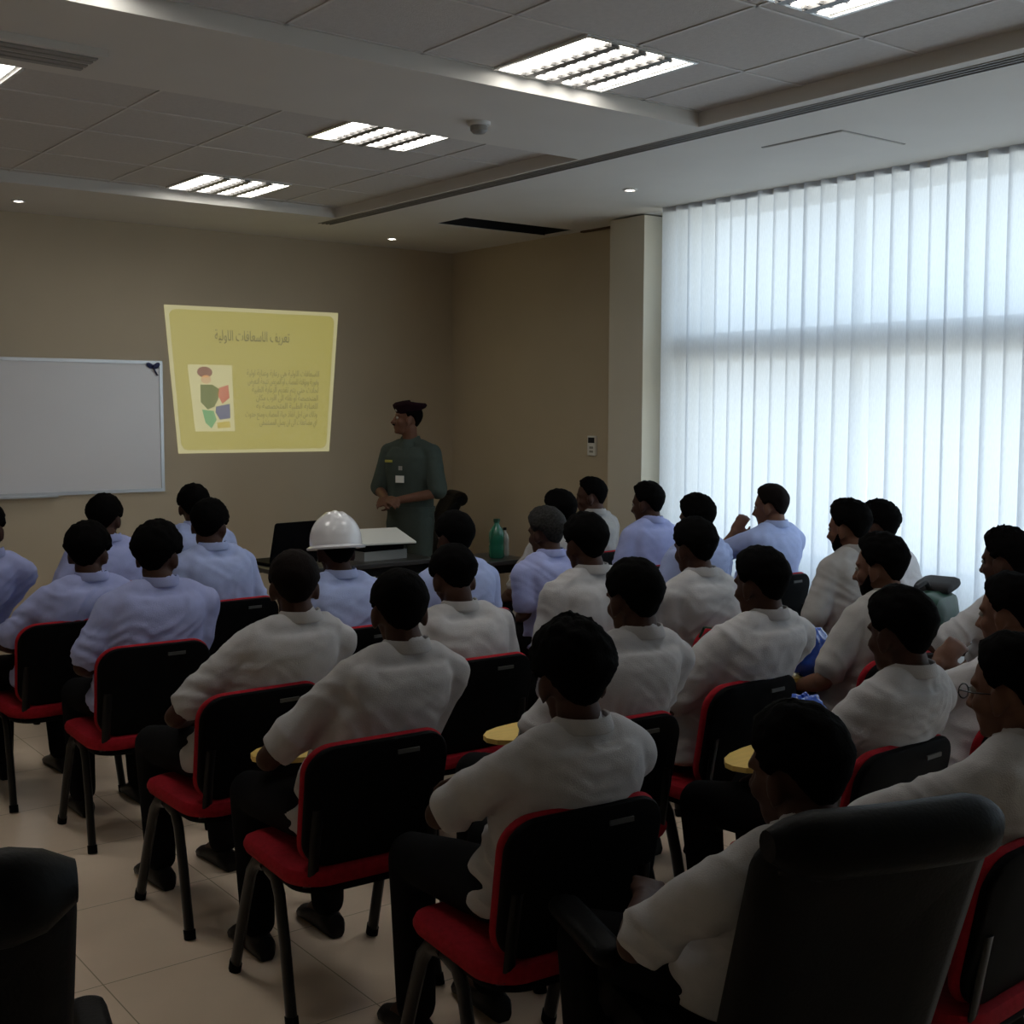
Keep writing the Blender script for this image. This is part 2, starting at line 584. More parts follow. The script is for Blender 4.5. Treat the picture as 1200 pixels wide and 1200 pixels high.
# ------------------------------------------------------------------ front wall: whiteboard, slide, controls
wb = thing('whiteboard', 'blank whiteboard with a thin grey frame on the front wall at left', 'whiteboard', (2.63, Y1, 1.595))
W2, H2 = .89, .475
G().box((-W2, -.018, -H2), (W2, 0, H2)).obj('panel', M['board'], wb, False)
g = G()
for s in (-1, 1):
    g.box((-W2-.012, -.026, s*H2-.012), (W2+.012, 0, s*H2+.012))
    g.box((s*W2-.012, -.0265, -H2-.011), (s*W2+.012, 0, H2+.011))
g.obj('frame', M['silver'], wb, False)
G().box((-.5, -.07, -H2-.02), (.1, -.02, -H2-.008)).obj('pen_tray', M['silver'], wb, False)
G().box((-.62, -.022, H2+.012), (-.59, 0, H2+.035)).obj('hanger', M['silver'], wb, False)
bw = thing('ribbon_bow', 'dark blue ribbon bow stuck on the upper right corner of the whiteboard', 'ribbon', (3.46, Y1-.03, 2.035))
for sx, sz, a in ((-1, .3, 30), (1, .6, -40)):
    R = Matrix.Rotation(radians(a), 3, 'Y')
    G().ball((sx*.026, 0, .012), (.030, .008, .018), R).obj('loop', M['bow'], bw)
G().sweep([(0, 0, 0), (.012, -.004, -.03), (.03, 0, -.06)], .012, .004).obj('tail', M['bow'], bw)
G().ball((0, -.006, .004), .012).obj('knot', M['bow'], bw)

# projected slide -------------------------------------------------
SL = [(3.56, 2.503), (5.04, 2.512), (4.945, 1.382), (3.652, 1.388)]   # TL TR BR BL on the wall
def sp(u, v, d=0.0):
    (ax, az), (bx, bz), (cx, cz), (dx, dz) = SL
    x = (ax*(1-u)+bx*u)*(1-v) + (dx*(1-u)+cx*u)*v
    z = (az*(1-u)+bz*u)*(1-v) + (dz*(1-u)+cz*u)*v
    return V(x, Y1-.003-d, z)
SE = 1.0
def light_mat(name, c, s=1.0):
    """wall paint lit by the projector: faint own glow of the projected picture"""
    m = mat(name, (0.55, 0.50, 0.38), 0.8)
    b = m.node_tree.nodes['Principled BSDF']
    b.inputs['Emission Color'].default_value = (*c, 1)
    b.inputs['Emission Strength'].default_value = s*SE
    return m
slide = thing('projected_slide', 'projected yellow slide with Arabic heading, text and a small picture', 'projection', (0, 0, 0))
def flat(name, pts, m, d, parent=slide, th=.0006):
    n = len(pts)
    a = [sp(u, v, d) for u, v in pts]
    b = [p + V(0, -th, 0) for p in a]
    return G().add(a+b, [tuple(range(n)), tuple(range(2*n-1, n-1, -1))] + [(i, n+i, n+(i+1) % n, (i+1) % n) for i in range(n)]).obj(name, m, parent, False)
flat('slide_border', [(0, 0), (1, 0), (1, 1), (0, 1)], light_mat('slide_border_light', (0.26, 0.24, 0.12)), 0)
def rrect(u0, v0, u1, v1, r):
    pts = []
    for cu, cv_, a0 in ((u0+r, v0+r, 180), (u1-r, v0+r, 270), (u1-r, v1-r, 0), (u0+r, v1-r, 90)):
        for k in range(6):
            a = radians(a0+18*k)
            pts.append((cu+r*cos(a), cv_+r*sin(a)))
    return pts
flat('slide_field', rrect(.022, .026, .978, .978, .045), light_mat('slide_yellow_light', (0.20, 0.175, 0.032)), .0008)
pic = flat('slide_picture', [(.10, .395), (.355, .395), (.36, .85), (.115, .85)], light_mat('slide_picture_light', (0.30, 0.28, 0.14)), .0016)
def blob(name, pts, c):
    o = flat(name, pts, light_mat('slide_'+name+'_light', c), .0024, pic)
    return o
def ell(cu, cv_, ru, rv, n=14):
    return [(cu+ru*cos(2*pi*k/n), cv_+rv*sin(2*pi*k/n)) for k in range(n)]
blob('figure_cap', ell(.195, .445, .045, .038), (.10, .03, .02))
blob('figure_face', ell(.20, .495, .03, .03), (.30, .20, .10))
blob('figure_coat', [(.165, .53), (.235, .53), (.275, .56), (.265, .63), (.24, .68), (.20, .70), (.16, .65)], (.05, .07, .012))
blob('figure_child', [(.275, .55), (.33, .53), (.335, .62), (.29, .66), (.262, .60)], (.26, .07, .04))
blob('figure_trousers', [(.25, .68), (.335, .66), (.335, .76), (.27, .77), (.245, .72)], (.04, .05, .10))
blob('figure_blanket', [(.165, .70), (.235, .71), (.25, .77), (.215, .83), (.18, .79)], (.06, .18, .07))
blob('figure_patch', [(.25, .79), (.33, .78), (.335, .825), (.255, .83)], (.25, .20, .03))  # flat yellow patch low in the slide picture

# Arabic letters joined by their presentation forms
AR = {'ا': (0xFE8D, 2), 'أ': (0xFE83, 2), 'ب': (0xFE8F, 4), 'ة': (0xFE93, 2), 'ت': (0xFE95, 4), 'ث': (0xFE99, 4), 'ج': (0xFE9D, 4),
      'ح': (0xFEA1, 4), 'خ': (0xFEA5, 4), 'د': (0xFEA9, 2), 'ذ': (0xFEAB, 2), 'ر': (0xFEAD, 2), 'ز': (0xFEAF, 2), 'س': (0xFEB1, 4),
      'ش': (0xFEB5, 4), 'ص': (0xFEB9, 4), 'ض': (0xFEBD, 4), 'ط': (0xFEC1, 4), 'ظ': (0xFEC5, 4), 'ع': (0xFEC9, 4), 'غ': (0xFECD, 4),
      'ف': (0xFED1, 4), 'ق': (0xFED5, 4), 'ك': (0xFED9, 4), 'ل': (0xFEDD, 4), 'م': (0xFEE1, 4), 'ن': (0xFEE5, 4), 'ه': (0xFEE9, 4),
      'و': (0xFEED, 2), 'ى': (0xFEEF, 2), 'ي': (0xFEF1, 4)}
def shape_ar(t):
    out = []
    for i, ch in enumerate(t):
        if ch not in AR:
            out.append(ch)
            continue
        b, n = AR[ch]
        p = i > 0 and t[i-1] in AR and AR[t[i-1]][1] == 4
        x = i+1 < len(t) and t[i+1] in AR
        if n == 2:
            out.append(chr(b+(1 if p else 0)))
        else:
            out.append(chr(b + (3 if p and x else 2 if x else 1 if p else 0)))
    return ''.join(reversed(out))
def ar_text(name, t, u0, u1, v, hgt, m):
    cu = bpy.data.curves.new(name, 'FONT')
    cu.body = shape_ar(t)
    cu.size = 1
    cu.extrude = 0.004
    cu.resolution_u = 3
    o = bpy.data.objects.new(name, cu)
    COL.objects.link(o)
    bpy.context.view_layer.update()
    me = bpy.data.meshes.new_from_object(o.evaluated_get(bpy.context.evaluated_depsgraph_get()))
    bpy.data.objects.remove(o)
    xs = [q.co.x for q in me.vertices] or [0, 1]
    a, b = min(xs), max(xs)
    for q in me.vertices:
        u = u0 + (q.co.x-a)/(b-a)*(u1-u0)
        q.co = sp(u, v - q.co.y*hgt, .0016 + q.co.z*.1)
    me.materials.clear()
    me.materials.append(m)
    n = bpy.data.objects.new(name, me)
    COL.objects.link(n)
    n.parent = slide
    return n
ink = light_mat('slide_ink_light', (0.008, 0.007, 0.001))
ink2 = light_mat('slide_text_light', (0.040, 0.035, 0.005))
ar_text('slide_heading', 'تعريف الاسعافات الاولية', .265, .705, .225, .10, ink)
lines = ['الاسعافات الاولية هي رعاية وعناية اولية', 'وفورية ومؤقتة للمصاب او المريض نتيجة التعرض', 'لحادث حتى يتم تقديم الرعاية الطبية',
         'المتخصصة او نقله الى اقرب مكان', 'للعناية الطبية المتخصصة به', 'وذلك من اجل انقاذ حياة المصاب ومنع حدوث', 'اي مضاعفات الى ان يصل المستشفى']
for i, t in enumerate(lines):
    ar_text('slide_text_line', t, (.445, .45, .475, .50, .50, .43, .52)[i], .90, .462+.0575*i, .058, ink2)

sw = thing('wall_controller', 'small wall thermostat with a dark display beside the column', 'thermostat', (X1, 7.07, 1.46))
G().box((-.018, -.045, -.075), (0, .045, .075)).obj('body', M['white'], sw, False)
G().box((-.020, -.036, .02), (-.0175, .036, .062)).obj('display', M['dark'], sw, False)
for z in (-.015, -.045):
    G().box((-.021, -.02, z-.008), (-.0175, .02, z+.008)).obj('button', M['grille'], sw, False)

# ------------------------------------------------------------------ visitor chair
def make_chair(tablet=False):
    t = thing('visitor_chair', 'x', 'chair')
    # origin on the floor under the middle of the backrest top edge; faces +y
    def seatmap(x, y, z):
        return V(x, .30+y, .43+z - .02*max(0, (y-.12)/.12)**2*0.6 + .10*x*x)
    G().pad(.50, .46, .055, .10, seatmap, .022).obj('seat', M['red'], t)
    G().pad(.45, .44, .02, .10, lambda x, y, z: V(x, .30+y, .395+z), .008).obj('seat_pan', M['plastic'], t)
    lean = radians(11)
    def backmap(off):
        def f(x, y, z):
            yy = .105 - sin(lean)*(y+.19) - .0 + .28*x*x*1.0
            return V(x, yy + z*cos(lean) + off, .64+y*cos(lean) + z*sin(lean)*.5)
        return f
    G().pad(.454, .374, .034, .085, backmap(.018), .015, taper=.12).obj('backrest', M['red'], t)
    sh = G().pad(.445, .365, .028, .085, backmap(-.004), .010, taper=.12).obj('back_shell', M['plastic'], t)
    G().box((.035, -.005, .0), (.105, .0, .012)).obj('badge', M['label'], sh, False, loc=(0, .0095, .775))
    for s in (-1, 1):
        x = s*.205
        fr = [V(s*.240, .56, 0), V(s*.233, .49, .22), V(s*.228, .445, .35), V(s*.225, .41, .392), V(s*.222, .36, .404), V(s*.22, .34, .404)]
        rr = [V(s*.240, .13, 0), V(s*.233, .19, .22), V(s*.228, .235, .35), V(s*.225, .27, .392), V(s*.222, .32, .404), V(s*.22, .345, .404)]
        for path, nm in ((fr, 'leg'), (rr, 'leg')):
            l = G().sweep(path, .015, .024, 12, V(0, 1, 0)).obj(nm, M['steel'], t)
            p = path[0]
            G().sweep([p, p+(path[1]-p)*.14], .018, .027, 12, V(0, 1, 0)).obj('foot_cap', M['plastic'], l)
        G().sweep([V(s*.19, .33, .392), V(s*.19, .14, .392), V(s*.19, .095, .42), V(s*.19, .075, .55), V(s*.185, .062, .64)], .017, .007, 8, V(0, 1, 0)).obj('back_support', M['steel'], t)
    if tablet:
        G().sweep([V(.235, .20, .40), V(.275, .20, .42), V(.275, .20, .645), V(.265, .24, .665), V(.20, .36, .665)], .011, .011, 8).obj('tablet_arm', M['steel'], t)
        out = [(.27, .22), (.29, .40), (.27, .55), (.20, .625), (.02, .63), (-.13, .60), (-.20, .53), (-.17, .45), (-.02, .40), (.12, .35), (.18, .22)]
        n = len(out)
        pts = []
        for i in range(n):     # round the outline once
            a, b = V(*out[i], 0), V(*out[(i+1) % n], 0)
            pts += [a.lerp(b, .25), a.lerp(b, .75)]
        vs = [p+V(0, 0, .668) for p in pts] + [p+V(0, 0, .684) for p in pts]
        n = len(pts)
        G().add(vs, [tuple(range(n))[::-1], tuple(range(n, 2*n))] + [(i, (i+1) % n, n+(i+1) % n, n+i) for i in range(n)]).obj('writing_tablet', M['wood'], t, False)
    return t
CH0, CH1 = make_chair(False), make_chair(True)
_used = {}
def place_chair(x, y, rz, label, tablet=False):
    src = CH1 if tablet else CH0
    if tablet not in _used:
        _used[tablet] = 1
        src.location = (x, y, 0)
        src.rotation_euler = (0, 0, rz)
        src['label'] = label
        src['group'] = 'red and black visitor chairs'
        return src
    return dup(src, (x, y, 0), rz, label, 'red and black visitor chairs')

# ------------------------------------------------------------------ executive chair
def make_exec(label, loc, rz, dz=0.0):
    t = thing('office_chair', label, 'chair', loc, rz, 'black leather office chairs')
    lean = radians(18)
    def bm(x, y, z):
        # y: -.35 .. .35 up the back
        yy = -.10 - sin(lean)*(y+.34) + .30*x*x + .03*sin((y+.34)*5)
        return V(x, yy+z, .80+dz+y*cos(lean))
    G().pad(.46, .68, .10, .09, bm, .045, n=12, taper=.06).obj('backrest', M['leather'], t)
    pts = []
    for k in range(13):
        x = -.230+.46*k/12
        pts.append(bm(x, .305, -.025 + (.012 if k in (0, 12) else 0)))
    g = G()
    rr = []
    for k, p in enumerate(pts):
        e = min(k, 12-k)
        r = .062*(.45 if e == 0 else .85 if e == 1 else 1)
        rr.append([p + V(0, r*cos(2*pi*j/14), r*.95*sin(2*pi*j/14)) for j in range(14)])
    g.rings(rr).obj('head_roll', M['leather'], t)
    G().pad(.54, .50, .11, .10, lambda x, y, z: V(x, .17+y, .46+z+.15*x*x), .045).obj('seat', M['leather'], t)
    for s in (-1, 1):
        x = s*.31
        G().pad(.075, .32, .045, .035, lambda a, b, c: V(x+a, .31+b, .64+c-.25*b*b), .02).obj('armrest', M['leather'], t)
        G().sweep([V(s*.26, .28, .42), V(s*.31, .28, .45), V(s*.315, .28, .58), V(s*.31, .28, .625)], .022, .012, 8, V(0, 1, 0)).obj('arm_support', M['plastic'], t)
    G().lathe([(.03, .10), (.03, .26), (.045, .27), (.045, .34), (.09, .36), (.09, .41)], (0, .15, 0)).obj('gas_column', M['plastic'], t)
    b = None
    g = G()
    for k in range(5):
        a = 2*pi*k/5+.3
        d = V(cos(a), sin(a), 0)
        g.sweep([V(0, .15, .12), V(0, .15, .12)+d*.15+V(0, 0, -.01), V(0, .15, .085)+d*.30], .024, .018, 8)
    g.obj('star_base', M['plastic'], t)
    for k in range(5):
        a = 2*pi*k/5+.3
        c = V(.31*cos(a), .15+.31*sin(a), .032)
        R = Matrix.Rotation(a, 3, 'Z') @ Matrix.Rotation(pi/2, 3, 'X')
        gg = G()
        gg.rings([[c + R @ V(.031*cos(2*pi*j/14), .031*sin(2*pi*j/14), zz) for j in range(14)] for zz in (-.022, .022)])
        gg.sweep([c+V(0, 0, .02), c+V(0, 0, .06)], .012)
        gg.obj('caster', M['plastic'], t)
    return t

# ------------------------------------------------------------------ people
PENDING = []     # (object, voxel, smooth iterations, wrinkle amplitude, seed)
def fuse(g, name, m, parent, vox, it, wr=0.0, seed=0):
    o = g.obj(name, m, parent)
    a = o.modifiers.new('fuse', 'REMESH')
    a.mode = 'VOXEL'
    a.voxel_size = vox
    a.use_smooth_shade = True
    if it:
        b = o.modifiers.new('soft', 'SMOOTH')
        b.factor = 0.5
        b.iterations = it
    PENDING.append((o, wr, seed))
    return o
def finish_fuse():
    bpy.context.view_layer.update()
    dg = bpy.context.evaluated_depsgraph_get()
    for o, wr, seed in PENDING:
        me = bpy.data.meshes.new_from_object(o.evaluated_get(dg))
        if wr:
            n = len(me.vertices)
            co = np.empty(n*3)
            no = np.empty(n*3)
            me.vertices.foreach_get('co', co)
            me.vertices.foreach_get('normal', no)
            co = co.reshape(-1, 3)
            no = no.reshape(-1, 3)
            sx = seed*3.17
            d = np.empty(n)
            for i in range(n):
                x, y, z = co[i]
                w = noise.noise((x*4+sx, y*4, z*4))
                s = 1 if x > 0 else -1
                p = (x*3.0+sx, y*3.0+w*.8, z*13 - abs(x)*9 + w*2.2)
                q = noise.noise(p)
                q2 = noise.noise((x*7+sx+9, y*7, z*22 + s*x*12 + w*2))
                d[i] = (.5-abs(q)*2.0)*.9 + (.35-abs(q2)*1.4)*.45
            low = np.clip((1.05-co[:, 2])/.35, .35, 1.0)
            co = co + no*(d*wr*low)[:, None]
            me.vertices.foreach_set('co', co.ravel())
            me.update()
        for md in list(o.modifiers):
            o.modifiers.remove(md)
        old = o.data
        o.data = me
        bpy.data.meshes.remove(old)
        me.polygons.foreach_set('use_smooth', [True]*len(me.polygons))

SK_C, SK_R = V(0, -.008, .03), V(.074, .093, .088)
def head_parts(g, hc, R, ears=True):
    def P(x, y, z):
        return hc + R @ V(x, y, z)
    g.ball(P(*SK_C), SK_R, R, 20, 14)
    g.ball(P(0, .032, -.020), (.060, .058, .075), R, 18, 12)
    g.ball(P(0, .040, -.068), (.047, .048, .043), R, 16, 10)
    g.ball(P(0, .072, -.090), (.022, .018, .018), R)
    for s in (-1, 1):
        g.ball(P(s*.036, .060, -.022), (.024, .024, .026), R)                 # cheek
        g.chain([P(s*.048, .070, .028), P(s*.015, .083, .030)], [.009, .010], 8)  # brow
        if ears:
            Re = R @ Matrix.Rotation(s*radians(-18), 3, 'Z')
            g.ball(P(s*.078, -.004, -.008), (.010, .020, .033), Re)
            g.ball(P(s*.076, .004, -.034), (.009, .011, .012), Re)
    g.chain([P(0, .085, .018), P(0, .100, -.012), P(0, .109, -.028)], [.009, .010, .013], 8)
    for s in (-1, 1):
        g.ball(P(s*.013, .095, -.031), (.010, .012, .009), R)
    g.chain([P(-.020, .080, -.055), P(0, .090, -.052), P(.020, .080, -.055)], [.006, .008, .006], 8)
    g.chain([P(-.018, .079, -.064), P(0, .088, -.066), P(.018, .079, -.064)], [.006, .009, .006], 8)

def hair_mesh(hc, R, T=.016, curl=0.0, seed=0, bald=0.0, top=0.0, nape=0.0):
    nu, nv = 56, 34
    AZ = [0, 35, 52, 68, 82, 95, 112, 130, 150, 180]
    EL = [40, 36, 26, 8, -18, -2, -12, -42-nape, -58-nape, -62-nape]
    def line(a):
        a = abs(a)
        return float(np.interp(a, AZ, EL))
    rings = []
    for j in range(nv+1):
        el = -70 + 160*j/nv
        el = min(el, 89.5)
        row = []
        for i in range(nu):
            az = -180 + 360*i/nu
            d = V(sin(radians(az))*cos(radians(el)), cos(radians(az))*cos(radians(el)), sin(radians(el)))
            rz_ = SK_R.z + (.014*max(0, -cos(radians(az))) if el < 0 else 0)
            r = 1/sqrt((d.x/SK_R.x)**2 + (d.y/SK_R.y)**2 + (d.z/rz_)**2)
            h = line(az) + 5*noise.noise((az*.05+seed, el*.05, seed))
            s = min(1, max(0, (el-h+4)/17))
            s = s*s*(3-2*s)
            th = T*(1 + .35*max(0, sin(radians(el))) + top*max(0, sin(radians(el)))*max(0, cos(radians(az))*.5+.6))
            nz = noise.noise(d*5 + V(seed, 0, 0))*.22 + noise.noise(d*14 + V(0, seed, 0))*(.10+curl)
            th *= (1+nz)
            if el < 5:
                th *= max(.12, 1 - (5-el)/38)
            if bald:
                q = max(0, 1-(d - V(0, -.35, .94)).length/.75)
                th -= bald*min(1, q*2)*T*1.6
            row.append(hc + R @ (SK_C + d*(r + s*(th+.003) - (1-s)*.013)))
        rings.append(row)
    return G().rings(rings)

def hand(g, w, d, up, side, curl=0.6, sc=1.0):
    """palm plus five fingers; w wrist, d pointing direction, up back-of-hand normal, side +1 if thumb lies on +cross"""
    d = d.normalized()
    up = (up - d*up.dot(d)).normalized()
    s = d.cross(up).normalized()*side
    Rm = Matrix((s, d, up)).transposed()
    g.ball(w + d*.045*sc, (.040*sc, .054*sc, .0155*sc), Rm, 14, 8)
    g.ball(w + d*.010*sc, (.030*sc, .030*sc, .019*sc), Rm, 12, 8)
    for k, (o, L) in enumerate(((.030, .068), (.010, .078), (-.010, .072), (-.029, .056))):
        p = w + d*.085*sc + s*o*sc
        dd = (d + s*o*2.0).normalized()
        pts = [w + d*.05*sc + s*o*.8*sc, p]
        a = 0
        for seg in (.45, .31, .24):
            a += curl*(.55 if seg == .45 else .75)
            p = p + (dd*cos(a) - up*sin(a))*(L*seg*sc)
            pts.append(p)
        g.chain(pts, [.010*sc, .0092*sc, .0088*sc, .0082*sc, .0074*sc], 8)
    p0 = w + d*.020*sc + s*.024*sc
    p1 = w + d*.045*sc + s*.050*sc - up*.008*sc
    p2 = p1 + (d*.75 + s*.25 - up*.45*curl).normalized()*.030*sc
    p3 = p2 + (d*.9 - s*.10 - up*.6*curl).normalized()*.024*sc
    g.chain([p0, p1, p2, p3], [.014*sc, .011*sc, .0098*sc, .0085*sc], 8)

def bez(a, b, c, t):
    return a*(1-t)**2 + b*(2*t*(1-t)) + c*t*t

ARMS = dict(
    lap=((.228, -.03, .72), (.09, .20, .64)),
    thigh=((.235, -.02, .72), (.17, .25, .63)),
    tablet=((.232, .02, .735), (.06, .25, .715)),
    crossed=((.245, .05, .76), (-.02, .20, .775)),
    hang=((.285, -.02, .70), (.30, .14, .50)),
)
SLIDE_C = V(4.3, 8.95, 1.95)

def seated(label, chair, head, shirt='grey', skin='skindark', hair='hair', arms=('lap', 'lap'), yaw=0, look=.85, lookadd=0,
           pitch=-8, tilt=0, T=.016, curl=0.0, bald=0.0, top=.2, beard=False, glasses=False, helmet=False, face=False, bulk=1.0,
           vox=.009, hipy=.275, seed=None, hipz=.570, knees=None, fine=None):
    """chair: (x, y of the backrest top); head: world (x, y, z of the crown)"""
    cx, cy = chair
    yr = radians(yaw)
    seed = seed if seed is not None else len(PENDING)
    hip = V(cx, cy, 0) + Matrix.Rotation(yr, 3, 'Z') @ V(0, hipy, 0)
    root = thing('person', label, 'person', (hip.x, hip.y, 0), yr, 'seated audience')
    Ri = Matrix.Rotation(-yr, 3, 'Z')
    def L(p):
        return Ri @ (Vector(p) - V(hip.x, hip.y, 0))
    hc = L((head[0], head[1], head[2] - (.121 + .045 if helmet else .121 + T*(1.3 + top))))
    hw = V(*head)
    az = atan2(SLIDE_C.x-hw.x, SLIDE_C.y-hw.y)           # clockwise from +y
    hy = -(az*look) - yr*0 + radians(lookadd)
    R = Matrix.Rotation(hy-yr, 3, 'Z') @ Matrix.Rotation(radians(pitch), 3, 'X') @ Matrix.Rotation(radians(tilt), 3, 'Y')
    neck = hc + V(0, -.048, -.098)                        # base of neck (C7 / collar)
    P0 = V(0, 0, hipz)
    mid = (P0+neck)/2 + V(0, -.040, .02)
    B = lambda t: bez(P0, mid, neck, t)
    lat = V(neck.x, 0, 0)
    sh_z = neck.z - .080
    shl = {}
    for s in (-1, 1):
        shl[s] = V(neck.x*.95 + s*.172*bulk, B(.9).y + .022, sh_z - s*neck.x*.05)
    def sections(extra, t0, t1):
        ts = [-.12, 0, .15, .32, .5, .66, .8, .9]
        W = [.172, .178, .172, .170, .174, .178, .168, .135]
        D = [.130, .130, .126, .122, .122, .120, .108, .086]
        rr = []
        for t, w, dd in zip(ts, W, D):
            if t < t0-1e-6 or t > t1+1e-6:
                continue
            p = B(max(t, 0)) + (V(0, 0, t*.45) if t < 0 else V(0, 0, 0))
            w = w*bulk+extra
            dd = dd*(.6+.4*bulk)+extra
            ring = []
            for k in range(28):
                a = 2*pi*k/28
                c, s_ = cos(a), sin(a)
                e = 2/2.5
                ring.append(p + V(math.copysign(abs(c)**e, c)*w, math.copysign(abs(s_)**e, s_)*dd, 0))
            rr.append(ring)
        return rr
    AR_ = {}
    for s, a in zip((-1, 1), arms):
        e, w = ARMS[a] if isinstance(a, str) else a
        AR_[s] = (shl[s], V(e[0]*s, *e[1:]), V(w[0]*s, *w[1:]))
    fx = root
    # --- body: one continuous surface
    g = G()
    head_parts(g, hc, R)
    g.chain([hc + R @ V(0, -.022, -.055), neck + V(0, .012, .01), neck + V(0, .01, -.06)], [.053, .056, .066], 14)
    g.rings(sections(-.022, 0, .9))
    for s in (-1, 1):
        S, E, W = AR_[s]
        g.chain([neck + V(0, .0, -.03), S, S.lerp(E, .5), E, E.lerp(W, .35), W], [.045, .050, .043, .037, .037, .026], 12)
        d = (W-E).normalized()
        if isinstance(arms[0 if s < 0 else 1], str):
            d2 = (d*.7 + V(-s*.15, .5, -.15)).normalized()
            upv = V(s*.25, 0, 1)
        else:
            d2 = (d*.9 + V(-s*.1, .1, .1)).normalized()
            upv = V(s*.3, -.6, .6)
        hand(g, W, d2, upv, -s if True else s, .55)
    kn = {}
    for s in (-1, 1):
        K = V(s*.125, .42, .515)
        A = V(s*.13, .42-.03*((seed+s) % 3), .085)
        if knees:
            K, A = [V(*q) for q in knees[0 if s < 0 else 1]]
        kn[s] = (V(s*.095, .01, hipz-.01), K, A)
        g.chain([kn[s][0], K, A, A+V(0, .10, -.045)], [.070, .048, .036, .03], 10)
    fuse(g, 'body', M[skin], root, fine or vox, 2)
    # --- hair
    if helmet:
        hair_mesh(hc, R, .010, 0, seed).obj('hair', M[hair], root)
    else:
        hair_mesh(hc, R, T, curl, seed, bald, top).obj('hair', M[hair], root)
    # --- shirt
    g = G()
    ss = sections(.004, -.12, .9)
    g.rings(ss)
    g.chain([neck + V(0, .012, -.035), neck + V(0, .012, .006)], [.072, .058], 14)
    for s in (-1, 1):
        S, E, W = AR_[s]
        g.chain([neck + V(s*.02, -.005, -.034), neck.lerp(S, .5) + V(0, -.004, .002), S + V(0, 0, -.010)], [.056, .060, .064], 12)
        g.chain([S + V(0, 0, -.012), S.lerp(E, .45), S.lerp(E, .80)], [.064*bulk, .060*bulk, .061*bulk], 14)
        g.ball(B(.72) + V(s*.11*bulk, -.035, 0), (.065, .06, .10))      # shoulder blade
    fuse(g, 'shirt', M[shirt], root, vox, 10, .017, seed)
    # --- collar
    g = G()
    rr = []
    for k in range(24):
        a = 2*pi*k/24
        c, s_ = cos(a), sin(a)
        f = max(0, s_)
        base = neck + V(0, .010, 0)
        gap = .004
        prof = [(.060, .000), (.063, .026-.018*f), (.068, .028-.018*f), (.078, -.004-.02*f), (.076, -.010-.02*f)]
        rr.append([base + V(c*r*1.04, s_*r*1.05 + .004, z - .016*f + .004) for r, z in prof])
    g.rings(rr, cap=False, closed=True)
    g.obj('collar', M[shirt], root)
    # --- trousers
    g = G()
    for s in (-1, 1):
        H_, K, A = kn[s]
        g.chain([H_, H_.lerp(K, .5)+V(0, 0, .0), K, K.lerp(A, .4), A + V(0, 0, .02)], [.092, .084, .068, .062, .056], 14)
    g.ball(V(0, -.005, hipz-.005), (.168*bulk, .118, .095))
    fuse(g, 'trousers', M['trouser'], root, .012, 5)
    for s in (-1, 1):
        A = kn[s][2]
        rr = []
        for yy, w, z0, h in ((-.075, .025, 0, .045), (-.06, .034, 0, .075), (-.01, .038, 0, .09), (.05, .042, 0, .075), (.11, .048, 0, .05), (.16, .042, 0, .04), (.185, .02, .005, .025)):
            rr.append([V(A.x, A.y+yy, z0) + V(w*cos(2*pi*k/14), 0, h*.5 + h*.5*sin(2*pi*k/14)*(1 if sin(2*pi*k/14) > 0 else 1)) for k in range(14)])
        for r_ in rr:
            for q in r_:
                q.z = max(q.z, .002) if q.z > .012 else .002
        G().rings(rr).obj('shoe', M['shoe'], root)
    if face or glasses:
        eyes(root, hc, R)
    if beard:
        b = G()
        b.ball(hc + R @ V(0, .040, -.072), (.053, .050, .046), R)
        for s in (-1, 1):
            b.chain([hc + R @ V(s*.060, .018, -.022), hc + R @ V(s*.046, .045, -.060)], [.012, .017], 8)
        fuse(b, 'beard', M['hair'], root, .007, 2)
    if glasses:
        make_glasses(root, hc, R)
    if helmet:
        make_helmet(root, hc, R)
    return root

def eyes(root, hc, R):
    for s in (-1, 1):
        e = G().ball(hc + R @ V(s*.030, .076, .010), .0115).obj('eye', M['eye'], root)
        G().ball(hc + R @ V(s*.031, .0840, .010), .0050).obj('pupil', M['pupil'], e)
def make_glasses(root, hc, R):
    g = G()
    P = lambda x, y, z: hc + R @ V(x, y, z)
    for s in (-1, 1):
        pts = [P(s*.033+.022*cos(a), .105, .006+.017*sin(a)) for a in np.linspace(0, 2*pi, 17)]
        g.sweep(pts, .0018, .0018, 6)
        g.sweep([P(s*.055, .104, .012), P(s*.078, .06, .010), P(s*.082, .0, .008), P(s*.082, -.012, -.006)], .0018, .0018, 6)
    g.sweep([P(-.011, .106, .010), P(.011, .106, .010)], .0018, .0018, 6)
    g.obj('glasses', M['steel'], root)
def make_helmet(root, hc, R):
    c = hc + R @ V(0, -.004, .035)
    def ringat(z, rx, ry, n=40):
        return [c + R @ V(rx*cos(2*pi*k/n), ry*sin(2*pi*k/n), z) for k in range(n)]
    n = 40
    rr = []
    for j in range(11):
        t = j/10*pi/2*.985
        z = .018+.128*sin(t)
        row = []
        for k in range(n):
            a = 2*pi*k/n
            rib = .004*max(0, cos(a*2))**6*0 
            x, y = .112*cos(t)*cos(a), .132*cos(t)*sin(a)
            zz = z
            for off in (-.032, 0, .032):          # ridges running front to back
                zz += .006*math.exp(-((x-off)/.008)**2)*sin(t)
            row.append(c + R @ V(x, y, zz))
        rr.append(row)
    rr = [ringat(-.012, .110, .130), ringat(.004, .113, .133)] + rr
    h = G().rings(rr).obj('hard_hat', M['helmet'], root)
    b = [ringat(-.016, .108, .128), ringat(-.020, .125, .148), ringat(-.012, .128, .152), ringat(-.002, .112, .132)]
    G().rings(b, cap=False, closed=True).obj('brim', M['helmet'], h)
    return h
